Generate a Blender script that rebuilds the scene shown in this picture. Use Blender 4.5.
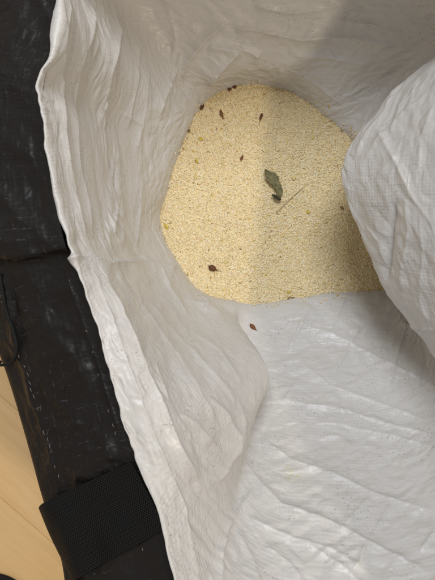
import bpy, math, random
import numpy as np
from mathutils import Vector, Matrix
from mathutils.bvhtree import BVHTree

for o in list(bpy.data.objects):
    bpy.data.objects.remove(o)
scene = bpy.context.scene
COL = scene.collection
random.seed(7)
RNG = np.random.default_rng(11)

# ------------------------------------------------------------------ camera
FPX, CX, CY = 460.0, 217.5, 290.0          # focal length and centre in photograph pixels
TILT = math.radians(8.0)
CAM = np.array([0.0, 0.0, 0.62])
cd = bpy.data.cameras.new('camera')
cam = bpy.data.objects.new('camera', cd)
COL.objects.link(cam)
cam.location = CAM
cam.rotation_euler = (TILT, 0, 0)
cd.sensor_fit = 'VERTICAL'
cd.sensor_height = 24.0
cd.lens = 24.0 * FPX / 580.0
cd.clip_start = 0.01
cd.clip_end = 50
cd.dof.use_dof = True
cd.dof.focus_distance = 0.42
cd.dof.aperture_fstop = 22.0
scene.camera = cam

# ------------------------------------------------------------------ world and lamps
w = bpy.data.worlds.new('World')
scene.world = w
w.use_nodes = True
bg = w.node_tree.nodes['Background']
bg.inputs[0].default_value = (1.0, 0.90, 0.80, 1)
bg.inputs[1].default_value = 0.30


def lamp(name, loc, target, size, power, col, size_y=None):
    ld = bpy.data.lights.new(name, 'AREA')
    ld.energy = power
    ld.color = col
    ld.size = size
    if size_y:
        ld.shape = 'RECTANGLE'
        ld.size_y = size_y
    o = bpy.data.objects.new(name, ld)
    COL.objects.link(o)
    o.location = loc
    d = Vector(target) - Vector(loc)
    o.rotation_euler = d.to_track_quat('-Z', 'Y').to_euler()
    return o


# small warm ceiling bulb to the right: the right rim of the bag throws the straight shadow over the rice
lamp('ceiling_bulb', (1.42, -0.75, 2.30), (0.0, 0.15, 0.15), 0.14, 19.0, (1.0, 0.86, 0.67))
# broad cool light from overhead and behind the bag
lamp('window_light', (0.02, 0.92, 2.1), (0.0, 0.10, 0.2), 1.0, 29.0, (0.89, 0.94, 1.0), 0.8)

scene.view_settings.view_transform = 'Standard'
scene.view_settings.look = 'None'
scene.view_settings.exposure = 0.0
scene.view_settings.gamma = 1.0
scene.view_settings.use_curve_mapping = False
scene.render.engine = 'CYCLES'
scene.cycles.max_bounces = 5
scene.cycles.diffuse_bounces = 3
scene.cycles.glossy_bounces = 3
scene.render.resolution_x = 768
scene.render.resolution_y = 1024

# ------------------------------------------------------------------ pixel helpers
ct, st = math.cos(TILT), math.sin(TILT)


def ray(u, v):
    x, y = (u - CX) / FPX, -(v - CY) / FPX
    return np.array([x, y * ct + st, y * st - ct])


def at(u, v, z):
    d = ray(u, v)
    return CAM + d * ((z - CAM[2]) / d[2])


def project(P):
    q = P - CAM
    y = q[..., 1] * ct + q[..., 2] * st
    z = -q[..., 1] * st + q[..., 2] * ct
    dep = np.maximum(-z, 0.02)
    return CX + FPX * q[..., 0] / dep, CY - FPX * y / dep


# ------------------------------------------------------------------ noise
def _hash(ix, iy, seed):
    h = (ix.astype(np.int64) * 374761393 + iy.astype(np.int64) * 668265263 + seed * 974634533) & 0x7fffffff
    h = ((h ^ (h >> 13)) * 1274126177) & 0x7fffffff
    h = (h ^ (h >> 16)) & 0x7fffffff
    return h


def gnoise(x, y, seed=0):
    ix, iy = np.floor(x), np.floor(y)
    fx, fy = x - ix, y - iy
    sx = fx * fx * fx * (fx * (fx * 6 - 15) + 10)
    sy = fy * fy * fy * (fy * (fy * 6 - 15) + 10)

    def g(dx, dy):
        a = _hash(ix + dx, iy + dy, seed) / 0x7fffffff * 2 * np.pi
        return np.cos(a) * (fx - dx) + np.sin(a) * (fy - dy)
    n0 = g(0, 0) * (1 - sx) + g(1, 0) * sx
    n1 = g(0, 1) * (1 - sx) + g(1, 1) * sx
    return (n0 * (1 - sy) + n1 * sy) * 1.4


def worley(x, y, seed=0):
    ix, iy = np.floor(x), np.floor(y)
    f1 = np.full(x.shape, 9.0)
    f2 = np.full(x.shape, 9.0)
    for dx in (-1, 0, 1):
        for dy in (-1, 0, 1):
            px = ix + dx + _hash(ix + dx, iy + dy, seed) / 0x7fffffff
            py = iy + dy + _hash(ix + dx, iy + dy, seed + 57) / 0x7fffffff
            d = np.hypot(px - x, py - y)
            f2 = np.minimum(f2, np.maximum(f1, d))
            f1 = np.minimum(f1, d)
    return f2 - f1, f1


def crumple(x, y, seed):
    """faceted film: crisp valleys and ridges between flat cells, about -0.5..0.5"""
    wx, wy = x + 0.35 * gnoise(x * 0.8, y * 0.8, seed + 5), y + 0.35 * gnoise(x * 0.8 + 9, y * 0.8, seed + 6)
    a, _ = worley(wx, wy, seed)
    b_, _ = worley(wx * 0.83 + 17.3, wy * 0.83 + 4.1, seed + 3)
    return np.minimum(a, 0.55) - np.minimum(b_, 0.55)


def sstep(a, b, x):
    t = np.clip((x - a) / (b - a), 0, 1)
    return t * t * (3 - 2 * t)


# ------------------------------------------------------------------ object helpers
def prop(o, label=None, cat=None, group=None, kind=None):
    for k, val in (('label', label), ('category', cat), ('group', group), ('kind', kind)):
        if val:
            o[k] = val
    return o


def obj(name, verts, faces, mat=None, parent=None, smooth=True, me=None):
    if me is None:
        me = bpy.data.meshes.new(name)
        if isinstance(verts, np.ndarray):
            verts = verts.reshape(-1, 3)
        me.from_pydata(verts if not isinstance(verts, np.ndarray) else verts.tolist(), [],
                       faces if not isinstance(faces, np.ndarray) else faces.tolist())
        if smooth:
            me.polygons.foreach_set('use_smooth', np.ones(len(me.polygons), dtype=bool))
        if mat:
            me.materials.append(mat)
        me.update()
    o = bpy.data.objects.new(name, me)
    COL.objects.link(o)
    if parent:
        o.parent = parent
        o.matrix_parent_inverse = Matrix.Translation(-parent.location)
    return o


def empty(name, loc=(0, 0, 0)):
    o = bpy.data.objects.new(name, None)
    COL.objects.link(o)
    o.location = loc
    o.empty_display_size = 0.02
    return o


# ------------------------------------------------------------------ materials
def new_mat(name):
    m = bpy.data.materials.new(name)
    m.use_nodes = True
    nt = m.node_tree
    return m, nt, nt.nodes['Principled BSDF']


def N(nt, kind, ins=None, **props):
    n = nt.nodes.new(kind)
    for k, val in props.items():
        setattr(n, k, val)
    if ins:
        for k, val in ins.items():
            if hasattr(val, 'is_output') or isinstance(val, bpy.types.NodeSocket):
                nt.links.new(val, n.inputs[k])
            else:
                n.inputs[k].default_value = val
    return n


def math_n(nt, op, a, b=None, clamp=False):
    n = nt.nodes.new('ShaderNodeMath')
    n.operation = op
    n.use_clamp = clamp
    for i, x in enumerate((a, b)):
        if x is None:
            continue
        if isinstance(x, (int, float)):
            n.inputs[i].default_value = x
        else:
            nt.links.new(x, n.inputs[i])
    return n.outputs[0]


def ramp(nt, fac, stops):
    r = nt.nodes.new('ShaderNodeValToRGB')
    el = r.color_ramp.elements
    while len(el) < len(stops):
        el.new(0.5)
    for e, (p, c) in zip(el, stops):
        e.position = p
        e.color = c if len(c) == 4 else (*c, 1)
    nt.links.new(fac, r.inputs[0])
    return r.outputs[0]


def mixc(nt, fac, a, b, mode='MIX'):
    n = nt.nodes.new('ShaderNodeMix')
    n.data_type = 'RGBA'
    n.blend_type = mode
    for idx, x in ((0, fac), (6, a), (7, b)):
        if isinstance(x, bpy.types.NodeSocket):
            nt.links.new(x, n.inputs[idx])
        elif idx == 0:
            n.inputs[0].default_value = x
        else:
            n.inputs[idx].default_value = (*x, 1) if len(x) == 3 else x
    return n.outputs[2]


STAIN = at(292, 474, 0.245)


def woven(name, base, rough, tape, weave_bump, spec=0.5, black=False):
    """laminated woven plastic tape: UVs are in metres"""
    m, nt, b = new_mat(name)
    uv = N(nt, 'ShaderNodeUVMap', uv_map='metres').outputs[0]
    sep = N(nt, 'ShaderNodeSeparateXYZ', {0: uv})
    x, y = sep.outputs[0], sep.outputs[1]
    k = 2 * math.pi / tape
    wob = N(nt, 'ShaderNodeTexNoise', {'Vector': uv, 'Scale': 60.0, 'Detail': 2.0}).outputs[0]
    wob = math_n(nt, 'MULTIPLY', wob, 5.0 if black else 1.6)
    wx = math_n(nt, 'SINE', math_n(nt, 'ADD', math_n(nt, 'MULTIPLY', x, k), wob))
    wy = math_n(nt, 'SINE', math_n(nt, 'ADD', math_n(nt, 'MULTIPLY', y, k), wob))
    weave = math_n(nt, 'MULTIPLY', math_n(nt, 'ADD', wx, wy), 0.25)
    patch = N(nt, 'ShaderNodeTexNoise', {'Vector': uv, 'Scale': 22.0, 'Detail': 2.0}).outputs[0]
    weave = math_n(nt, 'MULTIPLY', weave, ramp(nt, patch, [(0.38, (0.35,) * 3), (0.62, (1,) * 3)]))
    # crinkle: crisp creases between flat facets, plus softer wrinkles
    oc = N(nt, 'ShaderNodeTexCoord').outputs['Object']
    dist = N(nt, 'ShaderNodeTexNoise', {'Vector': oc, 'Scale': 30.0, 'Detail': 2.0}).outputs['Color']
    dv = N(nt, 'ShaderNodeVectorMath', {0: dist, 1: (0.03, 0.03, 0.03)}, operation='MULTIPLY').outputs[0]
    oc2 = N(nt, 'ShaderNodeVectorMath', {0: oc, 1: dv}, operation='ADD').outputs[0]
    def cells(scale, rot, stretch, cap):
        mp_ = N(nt, 'ShaderNodeMapping', {'Vector': oc2, 'Scale': stretch, 'Rotation': rot}).outputs[0]
        vo = N(nt, 'ShaderNodeTexVoronoi', {'Vector': mp_, 'Scale': scale}, feature='DISTANCE_TO_EDGE').outputs['Distance']
        return math_n(nt, 'MINIMUM', vo, cap)
    c1 = cells(34.0, (0.3, 0.2, 0.4), (1.0, 2.2, 1.0), 0.22)
    c2 = cells(80.0, (0.9, 0.1, -0.5), (1.0, 1.9, 1.2), 0.20)
    c3 = N(nt, 'ShaderNodeTexNoise', {'Vector': oc2, 'Scale': 130.0, 'Detail': 3.0, 'Roughness': 0.6}).outputs[0]
    fine = N(nt, 'ShaderNodeTexNoise', {'Vector': oc, 'Scale': 420.0, 'Detail': 3.0}).outputs[0]
    h = math_n(nt, 'ADD', math_n(nt, 'MULTIPLY', c1, 2.2), math_n(nt, 'MULTIPLY', c2, -1.3))
    h = math_n(nt, 'ADD', h, math_n(nt, 'MULTIPLY', c3, 0.45))
    h = math_n(nt, 'ADD', h, math_n(nt, 'MULTIPLY', weave, weave_bump))
    h = math_n(nt, 'ADD', h, math_n(nt, 'MULTIPLY', fine, 0.25))
    if not black:
        # faint pressed grid of fold lines, broken and unevenly spaced
        jit = N(nt, 'ShaderNodeTexNoise', {'Vector': uv, 'Scale': 12.0, 'Detail': 2.0}).outputs[0]
        jit = math_n(nt, 'MULTIPLY', jit, 2.2)

        def groove(c_, sp_):
            fr = math_n(nt, 'FRACT', math_n(nt, 'ADD', math_n(nt, 'DIVIDE', c_, sp_), jit))
            d_ = math_n(nt, 'ABSOLUTE', math_n(nt, 'SUBTRACT', fr, 0.5))
            return math_n(nt, 'SUBTRACT', 1.0, math_n(nt, 'DIVIDE', d_, 0.045), True)
        gg = math_n(nt, 'MAXIMUM', groove(x, 0.0165), groove(y, 0.0150))
        gm = N(nt, 'ShaderNodeTexNoise', {'Vector': oc, 'Scale': 36.0, 'Detail': 2.0}).outputs[0]
        gg = math_n(nt, 'MULTIPLY', gg, ramp(nt, gm, [(0.44, (0,) * 3), (0.62, (1,) * 3)]))
        h = math_n(nt, 'SUBTRACT', h, math_n(nt, 'MULTIPLY', gg, 1.0))
    bump = N(nt, 'ShaderNodeBump', {'Height': h, 'Strength': 0.5 if black else 0.27, 'Distance': 0.0010})
    nt.links.new(bump.outputs[0], b.inputs['Normal'])
    big = N(nt, 'ShaderNodeTexNoise', {'Vector': uv, 'Scale': 14.0, 'Detail': 3.0}).outputs[0]
    if black:
        # broken grid of nicks where the film has cracked along the tapes
        gx = math_n(nt, 'GREATER_THAN', math_n(nt, 'SINE', math_n(nt, 'ADD', math_n(nt, 'MULTIPLY', x, 2 * math.pi / 0.0075), wob)), 0.965)
        gy = math_n(nt, 'GREATER_THAN', math_n(nt, 'SINE', math_n(nt, 'ADD', math_n(nt, 'MULTIPLY', y, 2 * math.pi / 0.0085), wob)), 0.972)
        grid = math_n(nt, 'MAXIMUM', gx, gy)
        brk = N(nt, 'ShaderNodeTexNoise', {'Vector': uv, 'Scale': 210.0, 'Detail': 2.0}).outputs[0]
        brk = ramp(nt, brk, [(0.53, (0,) * 3), (0.66, (1,) * 3)])
        zone = ramp(nt, big, [(0.42, (0.05,) * 3), (0.62, (1,) * 3)])
        f = math_n(nt, 'MULTIPLY', math_n(nt, 'MULTIPLY', grid, brk), zone)
        col = mixc(nt, math_n(nt, 'MULTIPLY', f, 0.19), base, (0.25, 0.25, 0.25))
    else:
        tint = ramp(nt, big, [(0.3, tuple(c * 0.95 for c in base)), (0.7, base)])
        # grime: small dark flecks in patches
        mpg = N(nt, 'ShaderNodeMapping', {'Vector': oc, 'Scale': (1.0, 2.0, 1.2), 'Rotation': (0, 0, 0.5)}).outputs[0]
        gr = N(nt, 'ShaderNodeTexNoise', {'Vector': mpg, 'Scale': 420.0, 'Detail': 4.0}).outputs[0]
        gr = ramp(nt, gr, [(0.60, (0,) * 3), (0.70, (1,) * 3)])
        zone = N(nt, 'ShaderNodeTexNoise', {'Vector': uv, 'Scale': 26.0, 'Detail': 3.0}).outputs[0]
        zone = ramp(nt, zone, [(0.47, (0.0,) * 3), (0.64, (1,) * 3)])
        f = math_n(nt, 'MULTIPLY', math_n(nt, 'MULTIPLY', gr, zone), 0.72)
        col = mixc(nt, f, tint, (0.20, 0.18, 0.15))
        sp = N(nt, 'ShaderNodeTexNoise', {'Vector': uv, 'Scale': 420.0, 'Detail': 2.0}).outputs[0]
        sp = ramp(nt, sp, [(0.80, (0,) * 3), (0.83, (1,) * 3)])
        col = mixc(nt, math_n(nt, 'MULTIPLY', sp, 0.5), col, (0.16, 0.12, 0.09))
    if not black:
        # a faint yellow stain
        dd = N(nt, 'ShaderNodeVectorMath', {0: oc, 1: tuple(STAIN)}, operation='DISTANCE').outputs['Value']
        sn = N(nt, 'ShaderNodeTexNoise', {'Vector': oc, 'Scale': 260.0, 'Detail': 3.0}).outputs[0]
        ff = math_n(nt, 'SUBTRACT', 1.0, math_n(nt, 'DIVIDE', dd, 0.0085), True)
        ff = math_n(nt, 'MULTIPLY', ramp(nt, sn, [(0.42, (0,) * 3), (0.6, (1,) * 3)]), math_n(nt, 'POWER', ff, 0.5))
        col = mixc(nt, math_n(nt, 'MULTIPLY', ff, 0.5), col, (0.58, 0.54, 0.22))
    nt.links.new(col, b.inputs['Base Color'])
    rr = ramp(nt, patch, [(0.3, (rough - 0.08,) * 3), (0.7, (rough + 0.1,) * 3)])
    nt.links.new(rr, b.inputs['Roughness'])
    b.inputs['Specular IOR Level'].default_value = spec
    return m, nt, b


M_white, ntw, bw = woven('white_laminated_weave', (0.62, 0.60, 0.575), 0.40, 0.0030, 0.62, 0.48)
M_black, _, bb = woven('black_laminated_weave', (0.0095, 0.0082, 0.0078), 0.42, 0.0034, 0.26, 0.32, True)


def plain(name, col, rough=0.6, var=0.25, scale=400.0, spec=0.3, coord='Object', bump=0.0):
    m, nt, b = new_mat(name)
    tc = N(nt, 'ShaderNodeTexCoord').outputs[coord]
    n = N(nt, 'ShaderNodeTexNoise', {'Vector': tc, 'Scale': scale, 'Detail': 3.0}).outputs[0]
    c = ramp(nt, n, [(0.3, tuple(x * (1 - var) for x in col)), (0.7, tuple(min(1, x * (1 + var)) for x in col))])
    nt.links.new(c, b.inputs['Base Color'])
    b.inputs['Roughness'].default_value = rough
    b.inputs['Specular IOR Level'].default_value = spec
    if bump:
        bp = N(nt, 'ShaderNodeBump', {'Height': n, 'Strength': bump, 'Distance': 0.0005})
        nt.links.new(bp.outputs[0], b.inputs['Normal'])
    return m


M_husk = plain('brown_husk', (0.12, 0.045, 0.018), 0.55, 0.45, 900, 0.3, bump=0.4)
M_husk2 = plain('reddish_husk', (0.19, 0.072, 0.026), 0.55, 0.45, 900, 0.3, bump=0.4)
M_tan_husk = plain('tan_husk', (0.24, 0.15, 0.05), 0.6, 0.4, 900, 0.3, bump=0.4)
M_yellow = plain('yellow_chaff', (0.56, 0.41, 0.07), 0.7, 0.25, 900)
M_paleyellow = plain('pale_yellow_chaff', (0.66, 0.54, 0.20), 0.7, 0.25, 900)
M_leaf = plain('dry_green_leaf', (0.18, 0.16, 0.075), 0.75, 0.4, 300, 0.25, bump=0.6)
M_leafdark = plain('shrivelled_leaf_tip', (0.055, 0.050, 0.026), 0.8, 0.4, 400, 0.25, bump=0.6)
M_straw = plain('dry_straw', (0.52, 0.42, 0.23), 0.6, 0.3, 500)
M_thread = plain('black_thread', (0.008, 0.008, 0.008), 0.8, 0.3, 900)
M_stitch = plain('grey_thread', (0.13, 0.125, 0.12), 0.7, 0.4, 900)

# rice
M_rice, ntr, br = new_mat('rice_grain')
ca = N(ntr, 'ShaderNodeVertexColor', layer_name='tint').outputs[0]
ntr.links.new(ca, br.inputs['Base Color'])
br.inputs['Roughness'].default_value = 0.5
br.inputs['Specular IOR Level'].default_value = 0.3

# webbing
M_web, nt, b = new_mat('black_webbing')
uv = N(nt, 'ShaderNodeUVMap', uv_map='metres').outputs[0]
sp = N(nt, 'ShaderNodeSeparateXYZ', {0: uv})
sx = math_n(nt, 'SINE', math_n(nt, 'MULTIPLY', sp.outputs[0], 2 * math.pi / 0.0019))
sy = math_n(nt, 'SINE', math_n(nt, 'MULTIPLY', sp.outputs[1], 2 * math.pi / 0.0017))
wv = math_n(nt, 'ADD', math_n(nt, 'MULTIPLY', sx, sy), math_n(nt, 'MULTIPLY', sx, 0.5))
bp = N(nt, 'ShaderNodeBump', {'Height': wv, 'Strength': 0.8, 'Distance': 0.0005})
nt.links.new(bp.outputs[0], b.inputs['Normal'])
c = ramp(nt, math_n(nt, 'MULTIPLY', math_n(nt, 'ADD', wv, 1.5), 0.33), [(0.2, (0.002, 0.002, 0.002)), (0.9, (0.010, 0.010, 0.011))])
nt.links.new(c, b.inputs['Base Color'])
b.inputs['Roughness'].default_value = 0.6
b.inputs['Specular IOR Level'].default_value = 0.2

# wood
M_wood, nt, b = new_mat('pale_wood')
tc = N(nt, 'ShaderNodeTexCoord').outputs['Object']
inf = N(nt, 'ShaderNodeObjectInfo').outputs['Random']
off = N(nt, 'ShaderNodeCombineXYZ', {0: math_n(nt, 'MULTIPLY', inf, 7.0), 1: math_n(nt, 'MULTIPLY', inf, 3.0)}).outputs[0]
va = N(nt, 'ShaderNodeVectorMath', {0: tc, 1: off}, operation='ADD').outputs[0]
mp = N(nt, 'ShaderNodeMapping', {'Vector': va, 'Scale': (2.0, 26.0, 1.0)}).outputs[0]
g = N(nt, 'ShaderNodeTexNoise', {'Vector': mp, 'Scale': 5.0, 'Detail': 6.0, 'Roughness': 0.6, 'Distortion': 0.6}).outputs[0]
cl = N(nt, 'ShaderNodeTexNoise', {'Vector': va, 'Scale': 6.0, 'Detail': 2.0}).outputs[0]
c = ramp(nt, g, [(0.25, (0.62, 0.37, 0.14)), (0.5, (0.70, 0.44, 0.185)), (0.8, (0.76, 0.50, 0.23))])
c = mixc(nt, math_n(nt, 'MULTIPLY', cl, 0.45), c, (0.82, 0.62, 0.38))
c = mixc(nt, math_n(nt, 'MULTIPLY', inf, 0.35), c, (0.66, 0.44, 0.20))
nt.links.new(c, b.inputs['Base Color'])
b.inputs['Roughness'].default_value = 0.33
M_gap = plain('floor_underlay', (0.30, 0.18, 0.08), 0.8, 0.2, 50)

# ------------------------------------------------------------------ floor: sheet with separate planks
fl = obj('floor', [(-3, -3, -0.016), (3, -3, -0.016), (3, 3, -0.016), (-3, 3, -0.016)], [(0, 1, 2, 3)], M_gap, smooth=False)
prop(fl, kind='structure')
PW, PL = 0.095, 0.60


def plank_mesh():
    x0, x1, y0, y1, c = 0.0002, PL - 0.0002, 0.00015, PW - 0.00015, 0.0004
    vs = [(x0, y0, -.015), (x1, y0, -.015), (x1, y1, -.015), (x0, y1, -.015),
          (x0, y0, -c), (x1, y0, -c), (x1, y1, -c), (x0, y1, -c),
          (x0 + c, y0 + c, 0), (x1 - c, y0 + c, 0), (x1 - c, y1 - c, 0), (x0 + c, y1 - c, 0)]
    fs = [(8, 9, 10, 11)]
    for a in (0, 4):
        for i in range(4):
            j = (i + 1) % 4
            fs.append((a + i, a + j, a + 4 + j, a + 4 + i))
    me = bpy.data.meshes.new('plank')
    me.from_pydata(vs, [], fs)
    me.materials.append(M_wood)
    return me


pm = plank_mesh()
ANG = math.radians(-38)
for r in range(-8, 9):
    for k in range(-2, 2):
        o = obj('plank', None, None, me=pm)
        o.parent = fl
        lx, ly = k * PL + (0.17 * r) % PL - 0.05, r * PW + 0.03
        o.location = (lx * math.cos(ANG) - ly * math.sin(ANG) - 0.25, lx * math.sin(ANG) + ly * math.cos(ANG), 0)
        o.rotation_euler = (0, 0, ANG)

# ------------------------------------------------------------------ the bag: spokes of (u,v) at several heights
ZL = [0.36, 0.30, 0.22, 0.16, 0.12]         # rim, upper, middle, lower, rice level
SP = [
    [(40, -90), (75, -60), (130, 0), (180, 75), (208, 98)],
    [(60, 10), (90, 35), (130, 75), (170, 110), (193, 118)],
    [(43, 80), (75, 95), (115, 120), (158, 140), (182, 145)],
    [(44, 115), (78, 130), (115, 150), (150, 168), (172, 172)],
    [(56, 190), (85, 190), (118, 195), (148, 198), (163, 198)],
    [(70, 240), (95, 230), (122, 222), (147, 220), (159, 218)],
    [(84, 282), (108, 270), (135, 255), (155, 243), (166, 240)],
    [(104, 345), (130, 325), (160, 290), (175, 270), (181, 268)],
    [(122, 408), (155, 380), (195, 325), (195, 297), (196, 288)],
    [(142, 466), (180, 430), (248, 346), (226, 312), (215, 297)],
    [(165, 525), (205, 480), (269, 380), (238, 322), (236, 301)],
    [(190, 610), (228, 540), (244, 436), (237, 350), (250, 304)],
    [(260, 680), (272, 560), (275, 438), (270, 356), (268, 303)],
    [(320, 690), (325, 565), (322, 440), (315, 350), (305, 297)],
    [(400, 690), (390, 565), (375, 440), (360, 350), (345, 292)],
    [(480, 660), (455, 550), (420, 435), (400, 345), (385, 291)],
    [(540, 560), (510, 490), (460, 405), (420, 330), (397, 286)],
    [(560, 430), (500, 400), (432, 352), (408, 300), (400, 276)],
    [(560, 330), (475, 320), (388, 295), (392, 274), (394, 262)],
    [(560, 250), (455, 245), (361, 235), (372, 230), (380, 226)],
    [(560, 180), (445, 180), (343, 180), (354, 184), (366, 188)],
    [(560, 110), (450, 115), (352, 145), (360, 153), (367, 161)],
    [(560, 30), (480, 50), (397, 90), (379, 118), (360, 148)],
    [(560, -60), (525, -25), (450, 35), (395, 80), (346, 132)],
    [(480, -150), (440, -80), (390, 0), (345, 75), (322, 112)],
    [(380, -170), (350, -90), (320, -10), (300, 65), (293, 92)],
    [(260, -170), (255, -90), (255, -10), (255, 62), (258, 82)],
    [(130, -150), (160, -90), (190, -10), (215, 70), (228, 87)],
]
NS = len(SP)
ZA = {5: 0.310, 6: 0.328, 7: 0.340, 8: 0.345, 9: 0.345, 10: 0.326, 11: 0.304}      # a flatter shelf beside the lower left rim
ctrl = np.array([[at(u, v, ZA.get(i, z) if k == 1 else z) for k, ((u, v), z) in enumerate(zip(s, ZL))] for i, s in enumerate(SP)])       # spokes x levels x 3
CEN = ctrl[:, 4].mean(0)


def cat_closed(P, n):
    """closed Catmull-Rom through axis 0"""
    out = []
    k = len(P)
    t = (np.arange(n) / n).reshape((-1,) + (1,) * (P.ndim - 1))
    for i in range(k):
        a, b_, c_, d = P[i - 1], P[i], P[(i + 1) % k], P[(i + 2) % k]
        m0, m1 = (c_ - a) * 0.45, (d - b_) * 0.45
        out.append((2 * t**3 - 3 * t**2 + 1) * b_ + (t**3 - 2 * t**2 + t) * m0 + (-2 * t**3 + 3 * t**2) * c_ + (t**3 - t**2) * m1)
    return np.concatenate(out, 0)


def cat_open(P, ns, tight=None):
    """open Catmull-Rom through axis 1 with ns[i] samples for each interval"""
    out = []
    k = P.shape[1]
    for i in range(k - 1):
        a, b_, c_, d = P[:, max(i - 1, 0)], P[:, i], P[:, i + 1], P[:, min(i + 2, k - 1)]
        m0, m1 = (c_ - a) * 0.42, (d - b_) * 0.42
        if i == 0:
            m0 = (c_ - b_) * 0.8
        if i == k - 2:
            m1 = (c_ - b_) * 0.8
        if tight is not None and i in tight:
            m0 = m0 * tight[i][:, None]
        if tight is not None and i + 1 in tight:
            m1 = m1 * tight[i + 1][:, None]
        last = i == k - 2
        for j in range(ns[i] + (1 if last else 0)):
            t = j / ns[i]
            out.append((2 * t**3 - 3 * t**2 + 1) * b_ + (t**3 - 2 * t**2 + t) * m0 + (-2 * t**3 + 3 * t**2) * c_ + (t**3 - t**2) * m1)
    return np.stack(out, 1)


def outward(ring):
    """horizontal outward normals of a closed ring (clockwise seen from above is handled by sign)"""
    tan = np.roll(ring, -1, 0) - np.roll(ring, 1, 0)
    nrm = np.stack([tan[:, 1], -tan[:, 0], 0 * tan[:, 0]], 1)
    nrm /= np.linalg.norm(nrm, axis=1, keepdims=True) + 1e-9
    if ((ring - CEN) * nrm).sum() < 0:
        nrm = -nrm
    return nrm


def grid_faces(nu, nv, closed=True):
    i = np.arange(nu if closed else nu - 1)
    j = np.arange(nv - 1)
    I, J = np.meshgrid(i, j, indexing='ij')
    I2 = (I + 1) % nu
    return np.stack([I * nv + J, I * nv + J + 1, I2 * nv + J + 1, I2 * nv + J], -1).reshape(-1, 4)


def grid_normals(P, closed=True):
    if closed:
        du = np.roll(P, -1, 0) - np.roll(P, 1, 0)
    else:
        du = np.gradient(P, axis=0)
    dv = np.gradient(P, axis=1)
    n = np.cross(du, dv)
    n /= np.linalg.norm(n, axis=2, keepdims=True) + 1e-12
    return n


def set_uv(me, UV):
    lay = me.uv_layers.new(name='metres')
    li = np.zeros(len(me.loops), dtype=np.int32)
    me.loops.foreach_get('vertex_index', li)
    lay.data.foreach_set('uv', UV.reshape(-1, 2)[li].astype(np.float32).ravel())


def metre_uv(P):
    s = np.linalg.norm(np.roll(P, -1, 0) - P, axis=2).mean(1)
    s = np.concatenate([[0], np.cumsum(s)[:-1]])
    t = np.concatenate([np.zeros((P.shape[0], 1)), np.cumsum(np.linalg.norm(np.diff(P, axis=1), axis=2), 1)], 1)
    return np.stack([np.repeat(s[:, None], P.shape[1], 1), t], -1)


def crease(D, U, V, line, amp, w1, w2, fade=0.18):
    """a sharp-crested fold along a polyline; w1 / w2 are how far it eases out to the left / right of travel (px)"""
    L = np.array(line, float)
    seg = np.linalg.norm(np.diff(L, axis=0), axis=1)
    tot = seg.sum()
    m = 4 * max(w1, w2)
    sel = (U > L[:, 0].min() - m) & (U < L[:, 0].max() + m) & (V > L[:, 1].min() - m) & (V < L[:, 1].max() + m)
    if not sel.any():
        return
    u, v = U[sel], V[sel]
    best = np.full(u.shape, 1e9)
    sd = np.zeros(u.shape)
    par = np.zeros(u.shape)
    acc = 0.0
    for k in range(len(L) - 1):
        d = L[k + 1] - L[k]
        l = seg[k]
        d = d / l
        rx, ry = u - L[k, 0], v - L[k, 1]
        t = np.clip(rx * d[0] + ry * d[1], 0, l)
        ex, ey = rx - t * d[0], ry - t * d[1]
        dist = np.hypot(ex, ey)
        side = np.sign(d[0] * ry - d[1] * rx)
        upd = dist < best
        best[upd] = dist[upd]
        sd[upd] = side[upd]
        par[upd] = ((acc + t) / tot)[upd]
        acc += l
    wdt = np.where(sd > 0, w2, w1)
    x = np.sqrt(best**2 + 0.12) / wdt
    f = sstep(0, fade, par) * sstep(0, fade, 1 - par)
    D[sel] += amp * 0.0013 * np.exp(-x * 1.1) * f


# ---- lining: rim roll, wall, and a tuck below the rice
rim = ctrl[:, 0].copy()
rim_d = cat_closed(ctrl[:, 0], 1)
ow = outward(ctrl[:, 0])
lip = rim + ow * 0.0018 + np.array([0, 0, -0.0045])
base = ctrl[:, 4] * 0.96 + CEN * 0.04
base[:, 2] = 0.03
lining_ctrl = np.concatenate([lip[:, None], ctrl, base[:, None]], 1)
NA = 46
tg = np.ones(NS)
tg[17:24] = 0.12
tg[9:11] = 0.22
tg[11] = 0.5
tg = cat_closed(tg[:, None], NA)[:, 0]
P = cat_open(cat_closed(lining_ctrl, NA), [5, 100, 130, 115, 80, 10], {3: tg})
UVm = metre_uv(P)
S, T = UVm[..., 0], UVm[..., 1]
U, V = project(P)
Nn = grid_normals(P)
# normals point into the bag (towards the camera)
if ((CAM - P) * Nn).sum() < 0:
    Nn = -Nn
D = np.zeros(U.shape)
vis = sstep(0.0, 0.012, T)                                   # keep the very lip calm
# broad billows and crumple facets
D += 0.0016 * gnoise(S * 14 + 3, T * 12, 1)
leftw = sstep(165, 110, U) * sstep(320, 250, V)
low = sstep(230, 300, V) * sstep(290, 240, U)
rest = (1 - leftw) * (1 - low)
D += rest * vis * (0.0015 * crumple(S * 20 + T * 7, T * 34 - S * 9, 2) + 0.0010 * crumple(S * 52 + T * 20, T * 84 - S * 20, 3))
D += 0.00020 * vis * crumple(S * 130, T * 190, 4)
# long pleats running beside the left rim
pm_ = sstep(-0.1, 0.35, gnoise(S * 20, T * 24, 71))
D += leftw * vis * (0.0022 * crumple(S * 9, T * 30, 8) + 0.0012 * pm_ * crumple(S * 36, T * 85, 9))
band = np.exp(-((U - (104 - 8 * np.sin(V / 40))) / 9.0)**2) * sstep(260, 230, V)
D += band * vis * 0.0026 * crumple(S * 40 + T * 15, T * 95, 14)
# lower left: folds fanning down from the rim
D += low * vis * (0.0012 * crumple((U + V) * 0.020, (U - 0.75 * V) * 0.030, 12) + 0.0007 * crumple((U + V) * 0.030, (U - 0.75 * V) * 0.075, 13))
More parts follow.
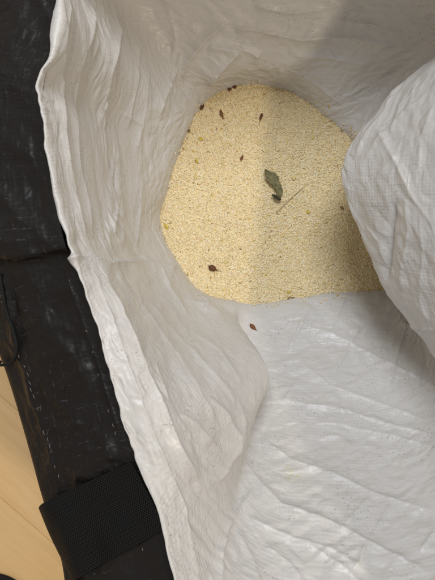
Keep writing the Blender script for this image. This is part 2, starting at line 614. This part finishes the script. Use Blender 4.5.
# scalloped rim
rimw = sstep(0.05, 0.0, T)
CR = [
    # left wall, parallel to the rim
    ([(70, -20), (57, 50), (56, 100), (62, 160), (74, 215), (90, 252)], 3.4, 4, 8),
    ([(98, -10), (88, 35), (75, 70), (70, 110), (74, 170), (88, 225), (98, 255)], 3.8, 3, 9),
    ([(112, -10), (117, 35), (106, 75), (99, 118), (104, 165), (112, 205), (108, 250)], 3.6, 3, 8),
    ([(122, 20), (113, 60), (112, 100)], 1.5, 3, 6),
    ([(140, 30), (137, 85), (124, 135)], 1.4, 3, 7),
    ([(150, 60), (146, 110), (133, 160)], 0.9, 3, 6),
    ([(141, 175), (139, 215), (136, 250)], 1.6, 3, 5),
    ([(116, 185), (120, 215), (121, 252)], 1.6, 3, 5),
    ([(104, 180), (110, 215), (113, 240)], 1.4, 3, 4),
    ([(118, 112), (140, 124), (152, 137)], 0.9, 3, 3),
    # the cross fold at the left
    ([(66, 256), (90, 259), (108, 264), (120, 262), (150, 263), (178, 267)], 2.6, 2.2, 11, 0.06),
    # back left
    ([(232, 18), (205, 40), (187, 62), (176, 85)], 4.4, 4, 8),
    ([(242, 48), (222, 68), (206, 86)], 4.4, 4, 9),
    ([(206, 45), (224, 49), (242, 50)], 3.4, 5, 5),
    ([(228, 26), (262, 30), (300, 39), (330, 37)], 4.4, 5, 7),
    ([(238, 46), (250, 52), (262, 58)], 3.6, 4, 5),
    ([(168, 5), (176, 40), (168, 75), (172, 100)], 1.4, 5, 6),
    ([(182, 50), (170, 85), (158, 120)], 2.4, 3, 6),
    ([(250, 3), (285, 12), (330, 8)], 2.8, 6, 6),
    # back right
    ([(290, 56), (330, 58), (372, 66)], 2.0, 4, 5),
    ([(300, 36), (350, 38), (398, 46)], 2.4, 5, 6),
    ([(330, 20), (372, 24), (410, 40)], 1.0, 5, 6),
    ([(300, 75), (322, 88), (345, 108)], 0.7, 4, 5),
    # right billow
    ([(436, 60), (402, 76), (385, 112), (364, 140), (352, 165)], 1.6, 4, 9),
    ([(425, 82), (400, 105), (388, 140)], 1.0, 4, 6),
    ([(372, 120), (395, 160), (412, 195), (436, 230)], 1.6, 6, 12),
    ([(397, 196), (392, 225), (389, 255), (386, 285)], -3.6, 3, 4),
    ([(405, 190), (410, 230), (402, 275), (408, 315)], 1.4, 5, 8),
    ([(436, 100), (420, 140), (418, 180)], 1.0, 5, 8),
    ([(398, 322), (415, 328), (440, 330)], 1.4, 3, 4),
    ([(358, 172), (376, 142), (404, 112), (438, 84)], 0.8, 3, 5),
    ([(366, 192), (392, 160), (438, 122)], 0.7, 3, 5),
    ([(362, 222), (378, 240), (388, 272)], 0.8, 3, 4),
    ([(420, 205), (424, 250), (420, 300), (436, 340)], 0.9, 3, 6),
    # near wall
    ([(268, 318), (298, 324), (330, 333), (369, 354), (440, 388)], 1.26, 9, 5),
    ([(262, 364), (299, 361), (330, 386), (382, 404), (440, 425)], 1.02, 7, 5),
    ([(270, 396), (306, 404), (345, 410), (390, 425), (440, 436)], 1.2, 5, 5),
    ([(300, 418), (330, 423), (385, 434), (440, 449)], 0.96, 5, 6),
    ([(251, 425), (273, 447), (293, 461), (330, 474), (371, 493), (440, 514)], 1.56, 5, 7),
    ([(237, 453), (260, 483), (280, 505), (305, 515), (330, 523), (371, 544), (440, 578)], 2.20, 5, 12),
    ([(240, 514), (265, 527), (290, 538), (330, 550), (375, 577)], 1.32, 5, 8),
    ([(254, 488), (229, 521), (220, 552), (221, 590)], 1.68, 7, 4),
    ([(300, 540), (340, 566), (372, 590)], 0.96, 5, 6),
    ([(262, 545), (290, 565), (310, 590)], 0.84, 5, 6),
    ([(235, 530), (250, 556), (262, 590)], 0.90, 5, 6),
    ([(312, 303), (300, 328), (288, 350)], 1.0, 2, 3),
    ([(347, 296), (338, 314), (330, 332)], 0.9, 2, 3),
    ([(362, 322), (345, 354), (332, 376)], 1.0, 2, 3),
    ([(402, 340), (394, 368), (388, 392)], 0.9, 2, 3),
    ([(372, 496), (344, 526)], 1.1, 2, 3),
    ([(391, 504), (374, 534)], 1.1, 2, 3),
    ([(365, 546), (355, 572)], 1.1, 2, 3),
    ([(436, 530), (420, 552)], 1.0, 2, 3),
    ([(300, 376), (282, 404)], 0.8, 2, 3),
    ([(352, 440), (338, 466)], 0.8, 2, 3),
    # lower left: the bright strip beside the rim and the fan of folds
    ([(98, 266), (113, 300), (133, 345), (156, 397), (183, 458), (207, 496)], 3.04, 9, 6, 0.16),
    ([(90, 262), (104, 300), (122, 350), (143, 405), (165, 460), (185, 510), (200, 590)], 1.00, 5, 7, 0.05),
    ([(132, 266), (140, 304), (168, 344), (196, 386), (222, 436)], 0.94, 8, 5),
    ([(139, 292), (172, 330), (208, 368), (240, 406)], 0.90, 7, 5),
    ([(160, 266), (170, 290), (190, 318)], 1.4, 4, 4),
    ([(178, 412), (200, 428), (214, 446)], 1.20, 5, 5),
    ([(205, 395), (225, 415), (238, 436), (233, 462)], 2.2, 6, 5),
    ([(186, 300), (206, 306), (224, 316)], 1.6, 3, 4),
    ([(200, 296), (208, 303), (204, 313)], 2.0, 2, 3),
    ([(190, 330), (220, 350), (246, 388)], 0.80, 5, 5),
    ([(240, 402), (244, 424), (236, 452), (218, 486)], 2.0, 5, 5),
    ([(150, 355), (166, 400), (190, 440)], 0.65, 5, 5),
]
for c in CR:
    crease(D, U, V, *c)
    crease(D, U, V, c[0], 0.42 * math.copysign(1, c[1]), 1.5, 1.5)
P2 = P + Nn * D[..., None]
P2[..., 0] += (rimw * (0.0016 * gnoise(S * 42, T * 5, 31) + 0.0012 * gnoise(S * 110, T * 12, 35)))
sc = np.zeros(V.shape)
for v0, w0, a0 in ((52, 14, 0.0042), (88, 16, -0.0022), (122, 9, 0.0018), (148, 12, -0.0014), (172, 10, 0.0012), (250, 6, 0.0012), (330, 16, 0.0010), (425, 18, -0.0016), (500, 16, 0.0012)):
    sc += a0 * np.exp(-((V - v0) / w0)**2)
P2[..., 0] += rimw * 0.65 * sc * sstep(230, 180, U)
P2[..., 1] += (rimw * 0.0014 * gnoise(S * 42 + 50, T * 5, 32))
P2[..., 2] += (rimw * 0.0022 * gnoise(S * 36 + 90, T * 4, 33))

bag = empty('tote_bag', (float(CEN[0]), float(CEN[1]), 0))
prop(bag, 'open black woven plastic bag with wrinkled white lining standing on the wooden floor', 'bag')
bpy.context.view_layer.update()
lining = obj('lining', P2, grid_faces(*P2.shape[:2]), M_white, bag)
prop(lining, 'wrinkled white woven plastic lining with fine dark flecks')
ds = np.linalg.norm(np.roll(P, -1, 0) - P, axis=2)
i0 = (23 * NA) % P.shape[0]
cs = np.cumsum(np.roll(ds, -i0, 0), 0) - np.roll(ds, -i0, 0)
mid_i = (12 * NA - i0) % P.shape[0]
UVw = np.stack([np.roll(cs - cs[mid_i][None], i0, 0), T], -1)
set_uv(lining.data, UVw)


def bvh_of(o):
    return BVHTree.FromPolygons([v.co.copy() for v in o.data.vertices], [tuple(p.vertices) for p in o.data.polygons])


bv_l = BVHTree.FromPolygons(P2.reshape(-1, 3).tolist(), grid_faces(*P2.shape[:2]).tolist())


def hit(bv, u, v):
    d = Vector(ray(u, v)).normalized()
    h = bv.ray_cast(Vector(CAM), d)
    if h[0] is None:
        return None, None
    n = h[1]
    if n.dot(d) > 0:
        n = -n
    return h[0], n


# ---- shell: hem flaring out from the rim, folded under, then down to the floor
EDGE = {0: (-70, -110), 1: (-50, 0), 2: (-62, 75), 3: (-64, 118), 4: (-58, 196), 5: (-38, 262), 6: (-14, 318),
        7: (7, 372), 8: (27, 438), 9: (42, 492), 10: (62, 558), 11: (84, 640)}
edge = []
for i in range(NS):
    if i in EDGE:
        edge.append(at(*EDGE[i], 0.318))
    else:
        edge.append(rim[i] + ow[i] * 0.075 + np.array([0, 0, -0.045]))
edge = np.array(edge)
ins = (edge - rim) * np.array([1, 1, 0])
ins = ins / np.linalg.norm(ins, axis=1, keepdims=True)
start = rim + ow * 0.0008 + np.array([0, 0, -0.0040])
mid = (start + edge) / 2 + np.array([0, 0, 0.006])
e2 = edge - ins * 0.0035 + np.array([0, 0, -0.006])
e3 = edge - ins * 0.022 + np.array([0, 0, -0.020])
bd = ctrl[:, 2] * 1.0
bow = outward(ctrl[:, 4])


def ring_out(zlo, zhi, margin, z):
    sel = (P2[..., 2] > zlo) & (P2[..., 2] < zhi)
    q = P2[sel] - CEN
    ang, rad = np.arctan2(q[:, 1], q[:, 0]), np.hypot(q[:, 0], q[:, 1])
    m = ctrl[:, 1:5].mean(1) - CEN
    a = np.unwrap(np.arctan2(m[:, 1], m[:, 0]))
    a = (np.roll(a, 1) + 2 * a + np.roll(a, -1)) / 4 if False else a
    r = np.array([rad[np.abs((ang - t + np.pi) % (2 * np.pi) - np.pi) < 0.28].max() for t in a]) + margin
    return np.stack([CEN[0] + r * np.cos(a), CEN[1] + r * np.sin(a), 0 * r + z], 1)


body0 = ring_out(0.22, 0.30, 0.010, 0.25)
body = ring_out(0.10, 0.21, 0.012, 0.185)
foot = ctrl[:, 4] + bow * 0.045
foot[:, 2] = 0.015
foot2 = ctrl[:, 4] + bow * 0.020
foot2[:, 2] = 0.0025
shell_ctrl = np.stack([start, mid, edge, e2, e3, body0, body, foot, foot2], 1)
Q = cat_open(cat_closed(shell_ctrl, 20), [60, 60, 8, 10, 10, 10, 14, 6])
UVq = metre_uv(Q)
Uq, Vq = project(Q)
Nq = grid_normals(Q)
jh = 120
if (Nq[:, 20:100, 2]).sum() < 0:
    Nq = -Nq
Sq, Tq = UVq[..., 0], UVq[..., 1]
Dq = np.zeros(Uq.shape)
hemw = sstep(0.0, 0.012, Tq)
for f, a, sd_ in ((22, 0.0020, 21), (48, 0.0009, 22), (105, 0.0004, 23)):
    Dq += a * (0.33 - np.abs(gnoise(Sq * f, Tq * f * 1.3, sd_)) * 1.6) * hemw
CQ = [
    ([(-60, 170), (0, 176), (40, 170)], 0.8, 5, 8),
    ([(-60, 222), (0, 226), (50, 215)], 1.0, 5, 8),
    ([(-60, 240), (0, 243), (60, 238)], 1.2, 5, 8),
    ([(2, 268), (8, 310), (18, 352)], 1.6, 3, 4),
    ([(14, 300), (28, 312), (52, 318)], 1.4, 5, 6),
    ([(10, 330), (40, 322), (80, 332)], 1.4, 5, 6),
    ([(30, 362), (60, 352), (98, 350)], 1.4, 5, 7),
    ([(36, 420), (60, 430), (86, 420)], 1.6, 5, 6),
    ([(46, 452), (70, 446), (96, 452), (118, 440)], 1.6, 5, 6),
    ([(60, 392), (76, 372), (96, 366)], 1.6, 5, 6),
    ([(70, 480), (96, 462), (124, 452)], 1.2, 4, 5),
    ([(60, 262), (72, 290), (86, 330), (100, 372), (112, 408), (126, 450)], 0.9, 3, 3),
    ([(22, 362), (34, 400), (50, 448), (58, 482)], 1.2, 3, 4),
]
for c in CQ:
    crease(Dq, Uq, Vq, *c)
# the upper part of the hem lies folded over the lower one
fl_line = 258 + 3 * np.sin(Uq * 0.07) + (20 - Uq) * 0.05
onhem = sstep(0.105, 0.09, Tq) * sstep(140, 110, Uq) * sstep(-90, -60, Uq)
Dq += onhem * 0.0065 * sstep(fl_line + 2.0, fl_line - 3.0, Vq) * sstep(fl_line - 90, fl_line - 4, Vq)
Q2 = Q + Nq * (Dq * (1 - 0.92 * sstep(90, 118, np.arange(Q.shape[1])))[None])[..., None]
rq = sstep(0.03, 0.0, Tq)
Q2[..., 0] += rq * 0.0016 * gnoise(Sq * 42, Tq * 5, 31) * 0
Q2[..., 2] = np.maximum(Q2[..., 2], 0.002)
shell = obj('outer_shell', Q2, grid_faces(*Q2.shape[:2]), M_black, bag)
prop(shell, 'glossy black woven plastic outside with stitched hem')
set_uv(shell.data, UVq)
bv_q = BVHTree.FromPolygons(Q2.reshape(-1, 3).tolist(), grid_faces(*Q2.shape[:2]).tolist())


# ---- tubes
def tube(pts, rad, sides=6, caps=True):
    pts = np.array([tuple(p) for p in pts], float)
    n = len(pts)
    rad = np.broadcast_to(np.array(rad, float), (n,))
    tan = np.gradient(pts, axis=0)
    tan /= np.linalg.norm(tan, axis=1, keepdims=True) + 1e-12
    up = np.array([0.13, 0.27, 0.95])
    a = np.cross(tan, up)
    a /= np.linalg.norm(a, axis=1, keepdims=True) + 1e-12
    b_ = np.cross(tan, a)
    vs = []
    for i in range(n):
        for k in range(sides):
            th = 2 * math.pi * k / sides
            vs.append(pts[i] + rad[i] * (math.cos(th) * a[i] + math.sin(th) * b_[i]))
    fs = []
    for i in range(n - 1):
        for k in range(sides):
            j = (k + 1) % sides
            fs.append((i * sides + k, i * sides + j, (i + 1) * sides + j, (i + 1) * sides + k))
    if caps:
        fs.append(tuple(range(sides))[::-1])
        fs.append(tuple((n - 1) * sides + k for k in range(sides)))
    return [tuple(map(float, v)) for v in vs], fs


def spline(pts, n=8):
    pts = np.array([tuple(p) for p in pts], float)
    k = len(pts)
    out = []
    for i in range(k - 1):
        a, b_, c_, d = pts[max(i - 1, 0)], pts[i], pts[i + 1], pts[min(i + 2, k - 1)]
        for j in range(n):
            t = j / n
            out.append(0.5 * ((2 * b_) + (c_ - a) * t + (2 * a - 5 * b_ + 4 * c_ - d) * t * t + (3 * b_ - 3 * c_ + d - a) * t**3))
    out.append(pts[-1])
    return np.array(out)


# ---- stitching on the hem: short thread runs, joined because each is only a few pixels long
sv, sf = [], []


def add_stitches(line, step, length, jitter=1.2, skip=0.25, rad=0.00028):
    L = spline([(u, v, 0) for u, v in line], 30)[:, :2]
    seg = np.concatenate([[0], np.cumsum(np.linalg.norm(np.diff(L, axis=0), axis=1))])
    s = 0.0
    while s + length < seg[-1]:
        if random.random() > skip:
            ll = length * random.uniform(0.55, 1.15)
            ju, jv = random.uniform(-jitter, jitter), random.uniform(-jitter, jitter)
            sk = random.uniform(-1.5, 1.5)
            pts = []
            for t in (0, 0.33, 0.66, 1):
                q = s + ll * t
                u = np.interp(q, seg, L[:, 0]) + ju + sk * t
                v = np.interp(q, seg, L[:, 1]) + jv
                h, n = hit(bv_q, u, v)
                if h is not None:
                    pts.append(h + n * (0.00005 + 0.0002 * math.sin(math.pi * t)))
            if len(pts) == 4:
                a, f = tube(pts, [rad * .6, rad, rad, rad * .6], 5)
                b0 = len(sv)
                sv.extend(a)
                sf.extend([tuple(i + b0 for i in q_) for q_ in f])
        s += step


add_stitches([(64, 266), (76, 296), (88, 336), (100, 380), (112, 420), (122, 446)], 7.5, 4.0, skip=0.6)
add_stitches([(24, 366), (34, 396), (44, 430), (54, 462), (60, 484)], 7.5, 4.5, skip=0.35)
add_stitches([(0, 288), (8, 320), (16, 346), (24, 366)], 7.0, 4.0, skip=0.4)
add_stitches([(140, 540), (147, 560), (154, 590)], 8, 3.2, skip=0.35)
stt = obj('stitching', sv, sf, M_stitch, bag)
prop(stt, kind='stuff')

# ---- webbing handle: flat strap across the hem, looped round its outer edge
eA = [(131, 461, .3560), (100, 476, .3500), (72, 489, .3425), (52, 498, .3400), (43, 503, .3350), (39.5, 507, .3260), (42, 510, .3150), (52, 506, .3060), (70, 500, .3020)]
eB = [(166, 528, .3560), (135, 546, .3500), (106, 562, .3425), (86, 574, .3400), (77, 579, .3350), (73.5, 582, .3260), (76, 585, .3150), (86, 581, .3060), (104, 575, .3020)]
A = spline([at(*p) for p in eA], 8)
B = spline([at(*p) for p in eB], 8)
nw = 26
tt = np.linspace(0, 1, nw)
W = A[:, None] * (1 - tt)[None, :, None] + B[:, None] * tt[None, :, None]
# keep the strap just proud of the hem
nl = len(A)
for i in range(34):
    for j in range(nw):
        p = W[i, j]
        d = Vector(p - CAM)
        h = bv_q.ray_cast(Vector(CAM), d.normalized())
        if h[0] is not None:
            lim = (h[0] - Vector(CAM)).length - 0.0034
            if d.length > lim:
                W[i, j] = CAM + np.array(d.normalized()) * lim
for _ in range(4):
    W[1:-1] = (W[:-2] + 2 * W[1:-1] + W[2:]) / 4
    W[:, 1:-1] = (W[:, :-2] + 2 * W[:, 1:-1] + W[:, 2:]) / 4
W[..., 2] += 0.0012 * gnoise(np.linspace(0, 5, nl)[:, None] + 0 * tt, np.linspace(0, 2.2, nw)[None] + np.zeros((nl, 1)), 91)
sl = np.concatenate([[0], np.cumsum(np.linalg.norm(np.diff(W[:, nw // 2], axis=0), axis=1))])
wl = np.linalg.norm(W[0, -1] - W[0, 0])
UVs = np.stack([np.repeat(tt[None] * wl, nl, 0), np.repeat(sl[:, None], nw, 1)], -1)
strap = obj('handle', W, grid_faces(nl, nw, False), M_web, bag)
prop(strap, 'black ribbed webbing handle sewn across the hem')
set_uv(strap.data, UVs)
sm = strap.modifiers.new('thickness', 'SOLIDIFY')
sm.thickness = 0.0016
sm.offset = 0
bev = strap.modifiers.new('edge', 'BEVEL')
bev.width = 0.0005
bev.segments = 2

# ---- loose thread curling off the hem
tp = []
for u, v, dz in [(1, 274, .001), (4, 292, .001), (8, 312, .001), (14, 330, .0012), (18, 346, .0015), (17, 358, .002), (11, 363, .003), (5, 363, .004), (1, 361, .004)]:
    h, n = hit(bv_q, u, v)
    if h is None or h[2] < 0.25:
        tp.append(Vector(at(u, v, 0.322)))
    else:
        tp.append(h + n * dz)
v_, f_ = tube(spline(tp, 8), 0.0010, 7)
th = obj('loose_thread', v_, f_, M_thread, bag)

# ------------------------------------------------------------------ rice
ring = cat_closed(ctrl[:, 4], 16)[:, :2]
cen2 = ring.mean(0)


def inside(pts, poly):
    x, y = pts[:, 0], pts[:, 1]
    r = np.zeros(len(pts), bool)
    n = len(poly)
    for i in range(n):
        x1, y1 = poly[i]
        x2, y2 = poly[(i + 1) % n]
        c_ = ((y1 > y) != (y2 > y)) & (x < (x2 - x1) * (y - y1) / (y2 - y1 + 1e-15) + x1)
        r ^= c_
    return r


def rice_z(x, y):
    return 0.1185 + 0.0032 * gnoise(x * 20, y * 20, 41) + 0.0010 * gnoise(x * 60, y * 60, 42)


rown = outward(np.concatenate([ring, np.zeros((len(ring), 1))], 1))[:, :2]
outer = ring + rown * 0.006
lo, hi = outer.min(0), outer.max(0)
# bed: a height field below the loose top grains
bn = 90
gx, gy = np.meshgrid(np.linspace(lo[0], hi[0], bn), np.linspace(lo[1], hi[1], bn), indexing='ij')
okv = inside(np.stack([gx.ravel(), gy.ravel()], 1), ring + rown * 0.003).reshape(bn, bn)
bedv = np.stack([gx, gy, rice_z(gx, gy) - 0.0008], -1).reshape(-1, 3)
bedf = [tuple(q) for q in grid_faces(bn, bn, False) if okv.ravel()[q].all()]
usedv = sorted({i for q in bedf for i in q})
rem = {a: i for i, a in enumerate(usedv)}
bedv = bedv[usedv]
bedf = [tuple(rem[i] for i in q) for q in bedf]
# grains
n_try = 78000
pts = RNG.uniform(lo, hi, (n_try, 2))
pts = pts[inside(pts, outer)]
ng = len(pts)
nr, sides = 3, 6
tpl = [(-0.5, 0, 0)]
for xr, rr in ((-0.26, 0.95), (0.26, 0.95)):
    for k in range(sides):
        a = 2 * math.pi * k / sides
        tpl.append((xr, rr * 0.5 * math.cos(a), rr * 0.5 * math.sin(a)))
tpl.append((0.5, 0, 0))
tpl = np.array(tpl)
tf = []
for k in range(sides):
    j = (k + 1) % sides
    tf.append((0, 1 + j, 1 + k))
    tf.append((13, 7 + k, 7 + j))
tq = []
for r_ in range(1):
    for k in range(sides):
        j = (k + 1) % sides
        a0 = 1 + r_ * sides
        tq.append((a0 + k, a0 + j, a0 + sides + j))
        tq.append((a0 + k, a0 + sides + j, a0 + sides + k))
tf = np.array(tf + tq)
ln = RNG.uniform(0.0028, 0.0042, ng)
ln[RNG.random(ng) < 0.25] *= 0.6
wd = RNG.uniform(0.0015, 0.0019, ng)
az = RNG.uniform(0, 2 * np.pi, ng)
el = RNG.normal(0, 0.15, ng)
cz, sz, ce, se = np.cos(az), np.sin(az), np.cos(el), np.sin(el)
ex = np.stack([cz * ce, sz * ce, se], 1)
ey = np.stack([-sz, cz, 0 * az], 1)
ez = np.cross(ex, ey)
loc = np.stack([pts[:, 0], pts[:, 1], rice_z(pts[:, 0], pts[:, 1]) - 0.0005 + RNG.uniform(-0.0013, 0.0003, ng)], 1)
# a few loose grains clinging to the lining just above the heap
k_ = 0
for uu, vv in zip(RNG.uniform(155, 380, 4000), RNG.uniform(80, 320, 4000)):
    if k_ >= 70:
        break
    h, n = hit(bv_l, uu, vv)
    if h is None or not (0.119 < h[2] < 0.119 + 0.012 * random.random()**2 + 0.003):
        continue
    if n[2] < 0.12:
        continue
    loc[k_] = np.array(h + n * 0.0006)
    el[k_] = 0
    x_ = Vector((RNG.normal(), RNG.normal(), RNG.normal()))
    x_ = (x_ - n * x_.dot(n)).normalized()
    ex[k_], ey[k_], ez[k_] = x_, n.cross(x_), n
    k_ += 1
GV = (loc[:, None] + tpl[None, :, 0, None] * (ln[:, None] * ex)[:, None] + tpl[None, :, 1, None] * (wd[:, None] * ey)[:, None]
      + tpl[None, :, 2, None] * (wd[:, None] * 0.85 * ez)[:, None])
GF = (tf[None] + (np.arange(ng) * 14)[:, None, None]).reshape(-1, 3)
tint = np.array([0.81, 0.665, 0.395]) * RNG.uniform(0.90, 1.09, (ng, 1)) * (1 + RNG.normal(0, 0.02, (ng, 3)))
chalk = RNG.random(ng) < 0.15
tint[chalk] = np.array([0.85, 0.76, 0.55])
yel = RNG.random(ng) < 0.02
tint[yel] = np.array([0.66, 0.47, 0.13])
brn = RNG.random(ng) < 0.006
tint[brn] = np.array([0.40, 0.26, 0.11])
tint = np.clip(tint, 0, 0.9)
nb = len(bedv)
allv = np.concatenate([bedv, GV.reshape(-1, 3)], 0)
allf = bedf + (GF + nb).tolist()
rice = obj('rice', allv.tolist(), allf, M_rice)
prop(rice, 'heap of pale yellow rice grains filling the bottom of the bag', 'rice', kind='stuff')
ca = rice.data.color_attributes.new('tint', 'FLOAT_COLOR', 'POINT')
cols = np.concatenate([np.tile([0.79, 0.645, 0.38], (nb, 1)), np.repeat(tint, 14, 0)], 0)
cols = np.concatenate([cols, np.ones((len(cols), 1))], 1).astype(np.float32)
ca.data.foreach_set('color', cols.ravel())


def on_rice(u, v, lift=0.0):
    p = at(u, v, 0.1195)
    return Vector((p[0], p[1], float(rice_z(p[0], p[1])) + 0.0006 + lift))


# ------------------------------------------------------------------ husks, flecks, leaf, straw
def seed_mesh(length, width, mat, tail=0.25, bend=0.1):
    n, sides_ = 9, 8
    pts_, rad = [], []
    for i in range(n):
        t = i / (n - 1)
        pts_.append(((t - 0.5) * length, bend * length * (t - 0.5)**2, 0))
        body_ = math.sin(math.pi * min(1, t / (1 - tail))**0.8) if t < 1 - tail else 0.0
        rad.append(max(0.07, body_) * width / 2)
    v, f = tube(pts_, rad, sides_)
    v = [(x, y, z * 0.7) for x, y, z in v]
    me = bpy.data.meshes.new('seed')
    me.from_pydata(v, [], f)
    me.polygons.foreach_set('use_smooth', np.ones(len(f), dtype=bool))
    me.materials.append(mat)
    return me


def place(name, me, u, v, ang, label, cat, group, surf='rice', lift=0.0004):
    o = obj(name, None, None, me=me)
    if surf == 'rice':
        p, n = on_rice(u, v, lift), Vector((0, 0, 1))
    else:
        p, n = hit(bv_l, u, v)
        p = p + n * lift
    x = Vector((math.cos(ang), math.sin(ang), 0))
    x = (x - n * x.dot(n)).normalized()
    y = n.cross(x)
    m = Matrix((x, y, n)).transposed().to_4x4()
    m.translation = p
    o.matrix_world = m
    prop(o, label, cat, group)
    return o


R = math.radians
G = 'brown husks lying on the rice'
place('seed_husk', seed_mesh(.0145, .0034, M_husk2, .1), 222, 115, R(-72), 'slim reddish brown husk standing upright near the top left of the rice', 'husk', G)
place('seed_husk', seed_mesh(.0165, .0036, M_husk, .35), 260.5, 119, R(-104), 'thin dark brown husk with a long tail near the top middle of the rice', 'husk', G)
place('seed_husk', seed_mesh(.0080, .0036, M_husk2, .1), 242, 158, R(68), 'tiny brown husk up and left of the green leaf', 'husk', G)
place('seed_husk', seed_mesh(.0150, .0072, M_husk, .28), 214.5, 269, R(-24), 'plump dark brown pointed husk at the lower left of the rice', 'husk', G, lift=0.001)
place('seed_husk', seed_mesh(.0112, .0046, M_husk2, .12), 253.5, 328, R(-50), 'brown husk lying on the white lining just below the rice', 'husk', None, 'lining', 0.0014)
place('seed_husk', seed_mesh(.0100, .0040, M_husk, .1), 202.5, 107, R(58), 'dark husk at the upper left edge of the rice against the lining', 'husk', G)
place('seed_husk', seed_mesh(.0058, .0034, M_husk, .1), 230, 89, R(40), 'smaller left one of two dark specks at the top edge of the rice', 'husk', G)
place('seed_husk', seed_mesh(.0066, .0042, M_husk, .1), 235, 86.5, R(10), 'larger right one of two dark specks at the top edge of the rice', 'husk', G)
place('seed_husk', seed_mesh(.0105, .0040, M_tan_husk, .1), 291, 298.5, R(20), 'tan husk at the lower edge of the rice touching the white lining', 'husk', G)
place('seed_husk', seed_mesh(.0052, .0030, M_tan_husk, .1), 189.5, 131, R(60), 'tiny tan husk at the left edge of the rice below the dark husk', 'husk', G)


def fleck_mesh(size, mat, seed):
    r = random.Random(seed)
    n = 8
    top, bot = [], []
    for k in range(n):
        a = 2 * math.pi * k / n
        q = size / 2 * r.uniform(0.65, 1.15)
        top.append((q * math.cos(a) * 0.8, q * math.sin(a) * 1.25, r.uniform(0.0002, 0.0006)))
        bot.append((q * math.cos(a) * 0.75, q * math.sin(a) * 1.15, -0.0008))
    vs = top + bot + [(0, 0, 0.0007), (0, 0, -0.0008)]
    fs = []
    for k in range(n):
        j = (k + 1) % n
        fs += [(k, j, 2 * n), (n + j, n + k, 2 * n + 1), (n + k, n + j, j, k)]
    me = bpy.data.meshes.new('fleck')
    me.from_pydata(vs, [], fs)
    me.materials.append(mat)
    return me


G = 'yellow chaff flecks in the rice'
FK = [
    (201, 139, .0062, M_yellow, 'bright yellow fleck near the upper left edge of the rice'),
    (197, 161, .0055, M_yellow, 'yellow fleck at the left of the rice, below the bright upper one'),
    (196, 177, .0048, M_paleyellow, 'pale yellow fleck at the left of the rice, lowest of three in a column'),
    (166, 226, .0075, M_yellow, 'largest yellow fleck, at the leftmost corner of the rice'),
    (222, 203, .0045, M_paleyellow, 'faint yellow fleck in the middle left of the rice'),
    (294, 178, .0056, M_paleyellow, 'pale yellow fleck to the right of the green leaf above the straw'),
    (308, 212, .0056, M_yellow, 'yellow fleck to the lower right of the straw'),
    (289, 292, .0062, M_yellow, 'yellow fleck above the tan husk at the lower edge of the rice'),
    (313, 137, .0050, M_paleyellow, 'pale yellow fleck near the upper right edge of the rice'),
    (342, 208, .0055, M_tan_husk, 'tan fleck beside the fold of lining at the right of the rice'),
    (226, 262, .0045, M_paleyellow, 'faint yellow fleck to the right of the plump dark husk'),
]
for i, (u, v, s_, m_, lab) in enumerate(FK):
    place('yellow_fleck', fleck_mesh(s_ * 0.8, m_, i), u, v, random.uniform(0, 6), lab, 'chaff', G)

# leaf: a curled blade with a shrivelled dark tip
lf = empty('leaf', tuple(on_rice(275, 186, 0.0)))
prop(lf, 'small curled dry green leaf lying on the rice', 'leaf')
bpy.context.view_layer.update()


def leaf_blade(path, widths, cup, name, mat, zoff):
    C_ = spline([at(u, v, 0.1215 + dz) for u, v, dz in path], 7)
    wd_ = np.interp(np.linspace(0, 1, len(C_)), np.linspace(0, 1, len(widths)), widths) * 0.00113
    tan = np.gradient(C_, axis=0)
    tan /= np.linalg.norm(tan, axis=1, keepdims=True)
    side = np.cross(tan, np.array([0, 0, 1.0]))
    side /= np.linalg.norm(side, axis=1, keepdims=True)
    m = 9
    x = np.linspace(-1, 1, m)
    G_ = C_[:, None] + side[:, None] * (x[None, :, None] * wd_[:, None, None])
    G_[..., 2] += cup * np.abs(x)[None, :]**1.5 * 0.001 + 0.0004 * gnoise(np.arange(len(C_))[:, None] * 0.35 + 0 * x, x[None] * 2 + 0 * C_[:, :1], 77)
    # ragged margin
    G_[:, 0] += side * (RNG.uniform(-0.0006, 0.0006, len(C_))[:, None])
    G_[:, -1] += side * (RNG.uniform(-0.0006, 0.0006, len(C_))[:, None])
    G_[..., 2] += zoff
    o = obj(name, G_, grid_faces(len(C_), m, False), mat, lf)
    so = o.modifiers.new('thickness', 'SOLIDIFY')
    so.thickness = 0.0003
    return o


leaf_blade([(265, 170, .0008), (268, 174, .0005), (273, 179, .0012), (277, 185, .0018), (279.5, 191, .0012), (279, 197, .0004)], [0.4, 2.6, 5.4, 5.6, 3.6, 3.4, 3.2, 1.0], 1.1, 'blade', M_leaf, 0.0002)
leaf_blade([(272, 195, .0006), (275, 197, .0016), (279, 199.5, .0012), (281, 199, .0006)], [0.8, 1.6, 1.4, 0.6], 0.9, 'shrivelled_tip', M_leafdark, 0.0002)

# straw
sp_ = [on_rice(u, v, 0.0009) for u, v in ((276, 213), (283, 206), (291, 198.5), (297, 193), (303, 187.5))]
v_, f_ = tube(spline(sp_, 5), 0.0004, 7)
so = obj('straw', v_, f_, M_straw)
prop(so, 'thin pale straw lying slanted on the rice beside the leaf', 'straw')

# cable on the floor at the lower left corner
cp = [at(u, v, 0.0035) for u, v in ((-70, 560), (-30, 572), (0, 577), (16, 584), (40, 600), (60, 640))]
v_, f_ = tube(spline(cp, 8), 0.0035, 10)
cb = obj('cable', v_, f_, M_thread)
prop(cb, 'thin black cable lying on the wooden floor beside the bag', 'cable')
